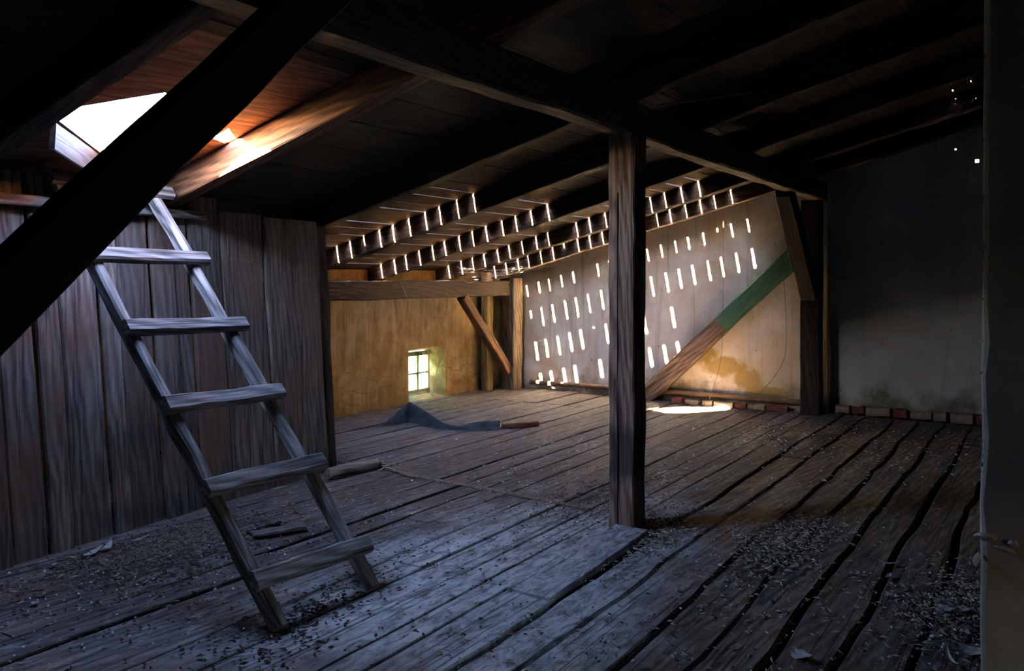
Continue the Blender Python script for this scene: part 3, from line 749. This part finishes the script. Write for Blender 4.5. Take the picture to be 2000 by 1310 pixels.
wire([on_x(1603, 480, 10.36), on_x(1618, 560, 10.5), on_x(1622, 650, 10.56), on_x(1628, 745, 10.57)], .003, 'wire', 'thin wire hanging down the left edge of the grey end wall')
wire([on_x(1606, 528, 10.36), on_x(1632, 540, 10.5), on_x(1666, 543, 10.58)], .003, 'wire', 'short wire poking sideways from the far dark post')
q = [on_floor(1357, 765, .12), on_floor(1368, 763, .16), on_floor(1378, 770, .12), on_floor(1380, 786, .01)]
wire([on_floor(1345, 775), *q], .004, 'string', 'curled straw-coloured wire by the foot of the painted brace')
wire([on_x(1283, 207, 5.2), on_x(1500, 176, 6.4), on_x(1700, 147, 7.6), on_x(1925, 113, 9.2)], .008, 'string', 'pale cord stretched under the roof towards the chimney', 'cord', 'cord')
wire([on_y(1375, 20, 1.6), on_y(1440, 75, 1.7), on_y(1470, 130, 1.8), on_y(1530, 160, 1.95)], .005, 'wire', 'kinked wire dangling under the dark roof at the top')

# sill stuff: rubble and fluff heaps
def blob_piece(bm, R, c, s, flat=1.0, long=1.0):
    r = bmesh.ops.create_icosphere(bm, subdivisions=1, radius=1)
    an = R.uniform(0, math.pi); ca, sa = math.cos(an), math.sin(an)
    for v in r['verts']:
        x, y, z = v.co.x * s * long * R.uniform(.75, 1.25), v.co.y * s * R.uniform(.75, 1.25), v.co.z * s * flat * R.uniform(.75, 1.25)
        v.co = Vector((x * ca - y * sa, x * sa + y * ca, z)) + c
def chip(bm, R, c, s, t=.3, long=2.0):
    a = R.uniform(0, 6.28); u = Vector((math.cos(a), math.sin(a), R.uniform(-.3, .3))) * s * long; v = Vector((-math.sin(a), math.cos(a), R.uniform(-.3, .3))) * s
    h = Vector((0, 0, s * t + .001)); q = c + Vector((0, 0, abs(u.z) + abs(v.z)))
    p = [q - u, q - v * R.uniform(.5, 1), q + u * R.uniform(.6, 1), q + v * R.uniform(.5, 1)]
    lo = [bm.verts.new(x) for x in p]; top = bm.verts.new(q + h * 2)
    bm.faces.new(lo[::-1])
    for k in range(4): bm.faces.new((lo[k], lo[(k+1) % 4], top))
def scatter(name, m, label, cat, zones, seed, long=1.8, piece=chip, zt=.004):
    R = random.Random(seed); bm = bmesh.new()
    for (px, py, sx, sy, num, s0, s1) in zones:
        c = on_floor(px, py)
        for _ in range(num):
            x, y = c.x + R.gauss(0, sx), c.y + R.gauss(0, sy)
            if not (-2 < x < 10.15 and y < 6.9) or (x < 5.3 and y > wall_y(x) - .03): continue
            if x > 2.9 and x < 3.7 and y < .22: continue
            if abs(x - 4.91) < .12 and abs(y - 2.31) < .12: continue
            piece(bm, R, Vector((x, y, zt)), R.uniform(s0, s1), long=long)
    o = link(name, bm, M[m]); tag(o, label, cat, kind='stuff'); return o
scatter('crumbs', 'chip', 'dark crumbs and droppings strewn over the boards by the ladder and wall', 'crumbs',
        [(330, 1070, .45, .22, 1500, .003, .011), (420, 1100, .5, .2, 400, .003, .010), (600, 1190, .25, .10, 340, .003, .012), (540, 1260, .2, .12, 120, .003, .013),
         (1160, 985, .35, .28, 520, .003, .009), (1230, 1040, .3, .12, 260, .004, .010), (680, 1080, .5, .4, 200, .003, .010),
         (900, 1000, 1.0, .7, 300, .003, .009), (1000, 1200, .9, .6, 260, .003, .010), (300, 1200, .6, .4, 260, .003, .010)], 71)
scatter('brown_litter', 'dust', 'brown dusty litter heaped along the floor of the plank wall and post', 'litter',
        [(320, 1062, .38, .16, 1400, .004, .012), (300, 1090, .3, .1, 400, .004, .010), (1200, 980, .3, .18, 500, .003, .009), (1530, 1060, .4, .13, 700, .004, .010), (1300, 1040, .3, .1, 250, .004, .010),
         (1860, 1200, .25, .12, 500, .004, .011), (1430, 790, .3, .35, 200, .006, .016)], 72)
scatter('straw_bits', 'straw', 'pale bits of straw and shavings scattered across the floor', 'straw',
        [(1540, 1060, .40, .13, 620, .003, .010), (1280, 1045, .30, .12, 320, .003, .010), (1150, 880, .8, .45, 220, .004, .010), (1700, 880, 1.0, .7, 220, .004, .011), (1860, 1180, .3, .14, 500, .003, .009),
         (1200, 1150, 1.0, .7, 380, .003, .009), (600, 1000, 1.0, .5, 90, .003, .008), (1500, 850, .8, .4, 200, .004, .010), (1600, 1200, .6, .4, 320, .003, .009), (200, 1180, .5, .4, 160, .003, .009)], 73, long=3.0)
scatter('down_tufts', 'white', 'small white specks of down and droppings dotted over all the boards', 'down',
        [(1150, 900, 1.0, .6, 170, .004, .013), (1700, 880, 1.1, .7, 190, .005, .015), (1850, 1200, .3, .15, 110, .004, .012), (1400, 1120, 1.0, .6, 260, .003, .009), (1560, 1060, .4, .14, 130, .003, .009),
         (250, 1150, .6, .4, 130, .004, .010), (800, 1150, 1.0, .6, 120, .003, .008), (1270, 1040, .3, .1, 90, .004, .011), (700, 1000, .8, .4, 80, .003, .009), (1480, 860, .7, .3, 80, .005, .013)], 74, long=1.2)
scatter('plaster_rubble', 'white', 'heap of white crumbled plaster at the foot of the painted brace', 'rubble', [(1283, 779, .10, .13, 220, .008, .02)], 75, long=1.1)

# feathers that can be told apart
def feather_bm(L, W, curl, R):
    bm = bmesh.new(); n = 8; rows = []
    for k in range(n + 1):
        t = k / n; w_ = W * math.sin(math.pi * min(1, .12 + t * .9)) ** .7 + .0006; x = L * (t - .5)
        z = .006 + curl * (t - .5) ** 2 * L; y = curl * .25 * L * math.sin(t * 2.4)
        rows.append([bm.verts.new((x, y - w_, z + .004)), bm.verts.new((x, y, z)), bm.verts.new((x, y + w_, z + .005 + .004 * R.random()))])
    for a, b_ in zip(rows, rows[1:]):
        for j in range(2): bm.faces.new((a[j], b_[j], b_[j+1], a[j+1]))
    bmesh.ops.solidify(bm, geom=list(bm.faces), thickness=.0012); return bm
Rf = random.Random(8)
FE = [((185, 1082), .17, .020, 'large torn white feather lying by the plank wall, left of the litter', 25), ((215, 1072), .16, .026, 'broad bluish feather crossing the torn one by the plank wall', 40),
      ((275, 1056), .11, .006, 'thin white quill on the litter by the plank wall', 5), ((99, 1076), .06, .010, 'small feather leaning near the plank wall at far left', 60),
      ((108, 1105), .03, .014, 'single round tuft of down left of the torn white feather', 0), ((70, 1180), .04, .016, 'white tuft of down on the blue boards at far left', 30),
      ((745, 919), .10, .007, 'white splinter-like feather beside the short log', 10), ((1128, 862), .10, .010, 'curved white feather left of the middle post', 150),
      ((1080, 868), .09, .008, 'narrow feather on the boards left of the middle post, near the felt', 20), ((970, 888), .08, .012, 'pale feather in the open floor below the felt strip', 5),
      ((1010, 918), .05, .010, 'little feather midway between log and middle post', 80), ((1302, 942), .07, .016, 'white feather just right of the middle post', 30),
      ((1340, 917), .06, .010, 'hooked feather above and right of the middle post foot', 100), ((1455, 864), .045, .018, 'round white tuft in a board gap towards the far post', 10),
      ((1375, 839), .05, .018, 'white tuft on the board edge below the sun patch', 10), ((1355, 805 + 37), .09, .012, 'flat pale feather below the sun patch', 5),
      ((1613, 942), .06, .020, 'white tuft with red thread on the wide boards', 15), ((1735, 1102), .09, .020, 'white feather caught in a wide gap near the chimney', 100),
      ((1733, 1128), .07, .012, 'curved feather under the one caught in the wide gap', 170), ((1760, 1146), .05, .018, 'upper of two white tufts right of the wide gap', 10),
      ((1737, 1164), .05, .018, 'lower of two white tufts right of the wide gap', 30), ((1690, 1150), .05, .010, 'small feather on the plank left of the wide gap', 20),
      ((1568, 1282), .09, .030, 'fluffy white tuft near the bottom of the picture', 50), ((1845, 1192), .08, .028, 'lilac tuft of down in the litter at the chimney foot', 40),
      ((1876, 1196), .08, .030, 'pale blue tuft of down in the litter at the chimney foot', 120), ((1890, 1240), .06, .020, 'white tuft below the blue one at the chimney foot', 0),
      ((1880, 1296), .20, .010, 'long quill lying across the lower right corner litter', 20), ((1898, 1272), .14, .05, 'big fluffy feather against the chimney foot', 80)]
for (px, py), L, W, lab, ang in FE:
    p = on_floor(px, py, .006); f = link('feather', feather_bm(L * 1.1, W * 1.15, Rf.uniform(.2, .8), Rf), M['white'])
    f.matrix_world = Matrix.Translation(p) @ Matrix.Rotation(math.radians(ang), 4, 'Z') @ Matrix.Rotation(Rf.uniform(-.25, .25), 4, 'X')
    tag(f, lab, 'feather', 'feathers and tufts on the floor')
# feathers stuck in cobweb on the chimney edge
for (px, py), L, W, lab, rz in (((1928, 1058), .075, .010, 'upper feather hanging in cobweb on the chimney edge', 10), ((1962, 1084), .08, .007, 'lower feather hanging in cobweb on the chimney edge', -5),
                       ((1978, 1068), .03, .012, 'little tuft hanging in cobweb right of the chimney edge', 0), ((1913, 1097), .045, .009, 'upright feather clinging to the chimney edge', 85)):
    p = on_x(px, py, 2.965); f = link('feather', feather_bm(L, W, .8, Rf), M['white'])
    f.matrix_world = Matrix.Translation(p) @ Matrix.Rotation(math.radians(90), 4, 'Z') @ Matrix.Rotation(math.radians(rz), 4, 'Y') @ Matrix.Rotation(math.radians(80), 4, 'X')
    tag(f, lab, 'feather', 'feathers on the chimney')

# cobwebs
def web(name, label, anchors, seed, r=.0014, n=26):
    R = random.Random(seed); bm = bmesh.new()
    for _ in range(n):
        a, b_ = R.sample(range(len(anchors)), 2); a, b_ = Vector(anchors[a]), Vector(anchors[b_])
        a = a + Vector((R.gauss(0, .05), R.gauss(0, .015), R.gauss(0, .05))); b_ = b_ + Vector((R.gauss(0, .05), R.gauss(0, .015), R.gauss(0, .05)))
        m_ = (a + b_) / 2 - Vector((0, 0, R.uniform(.01, .06))); tube_bm(smooth_path([a, m_, b_], 4), r, 3, bm)
    tag(link(name, bm, M['web']), label, 'cobweb', kind='stuff')
web('cobweb', 'dusty cobweb strung across the small window niche', [(8.95, 7.25, .66), (9.08, 7.1, .45), (8.93, 7.28, .05), (9.02, 7.15, .02), (9.07, 7.05, .6)], 1, .0026, 22)
web('cobweb', 'cobweb threads between the rafter ends above the corner post', [(9.1, 6.5, 1.66), (10.0, 6.5, 1.7), (10.3, 6.0, 1.85), (9.5, 6.2, 1.75), (8.6, 6.4, 1.7)], 2, .0016, 30)
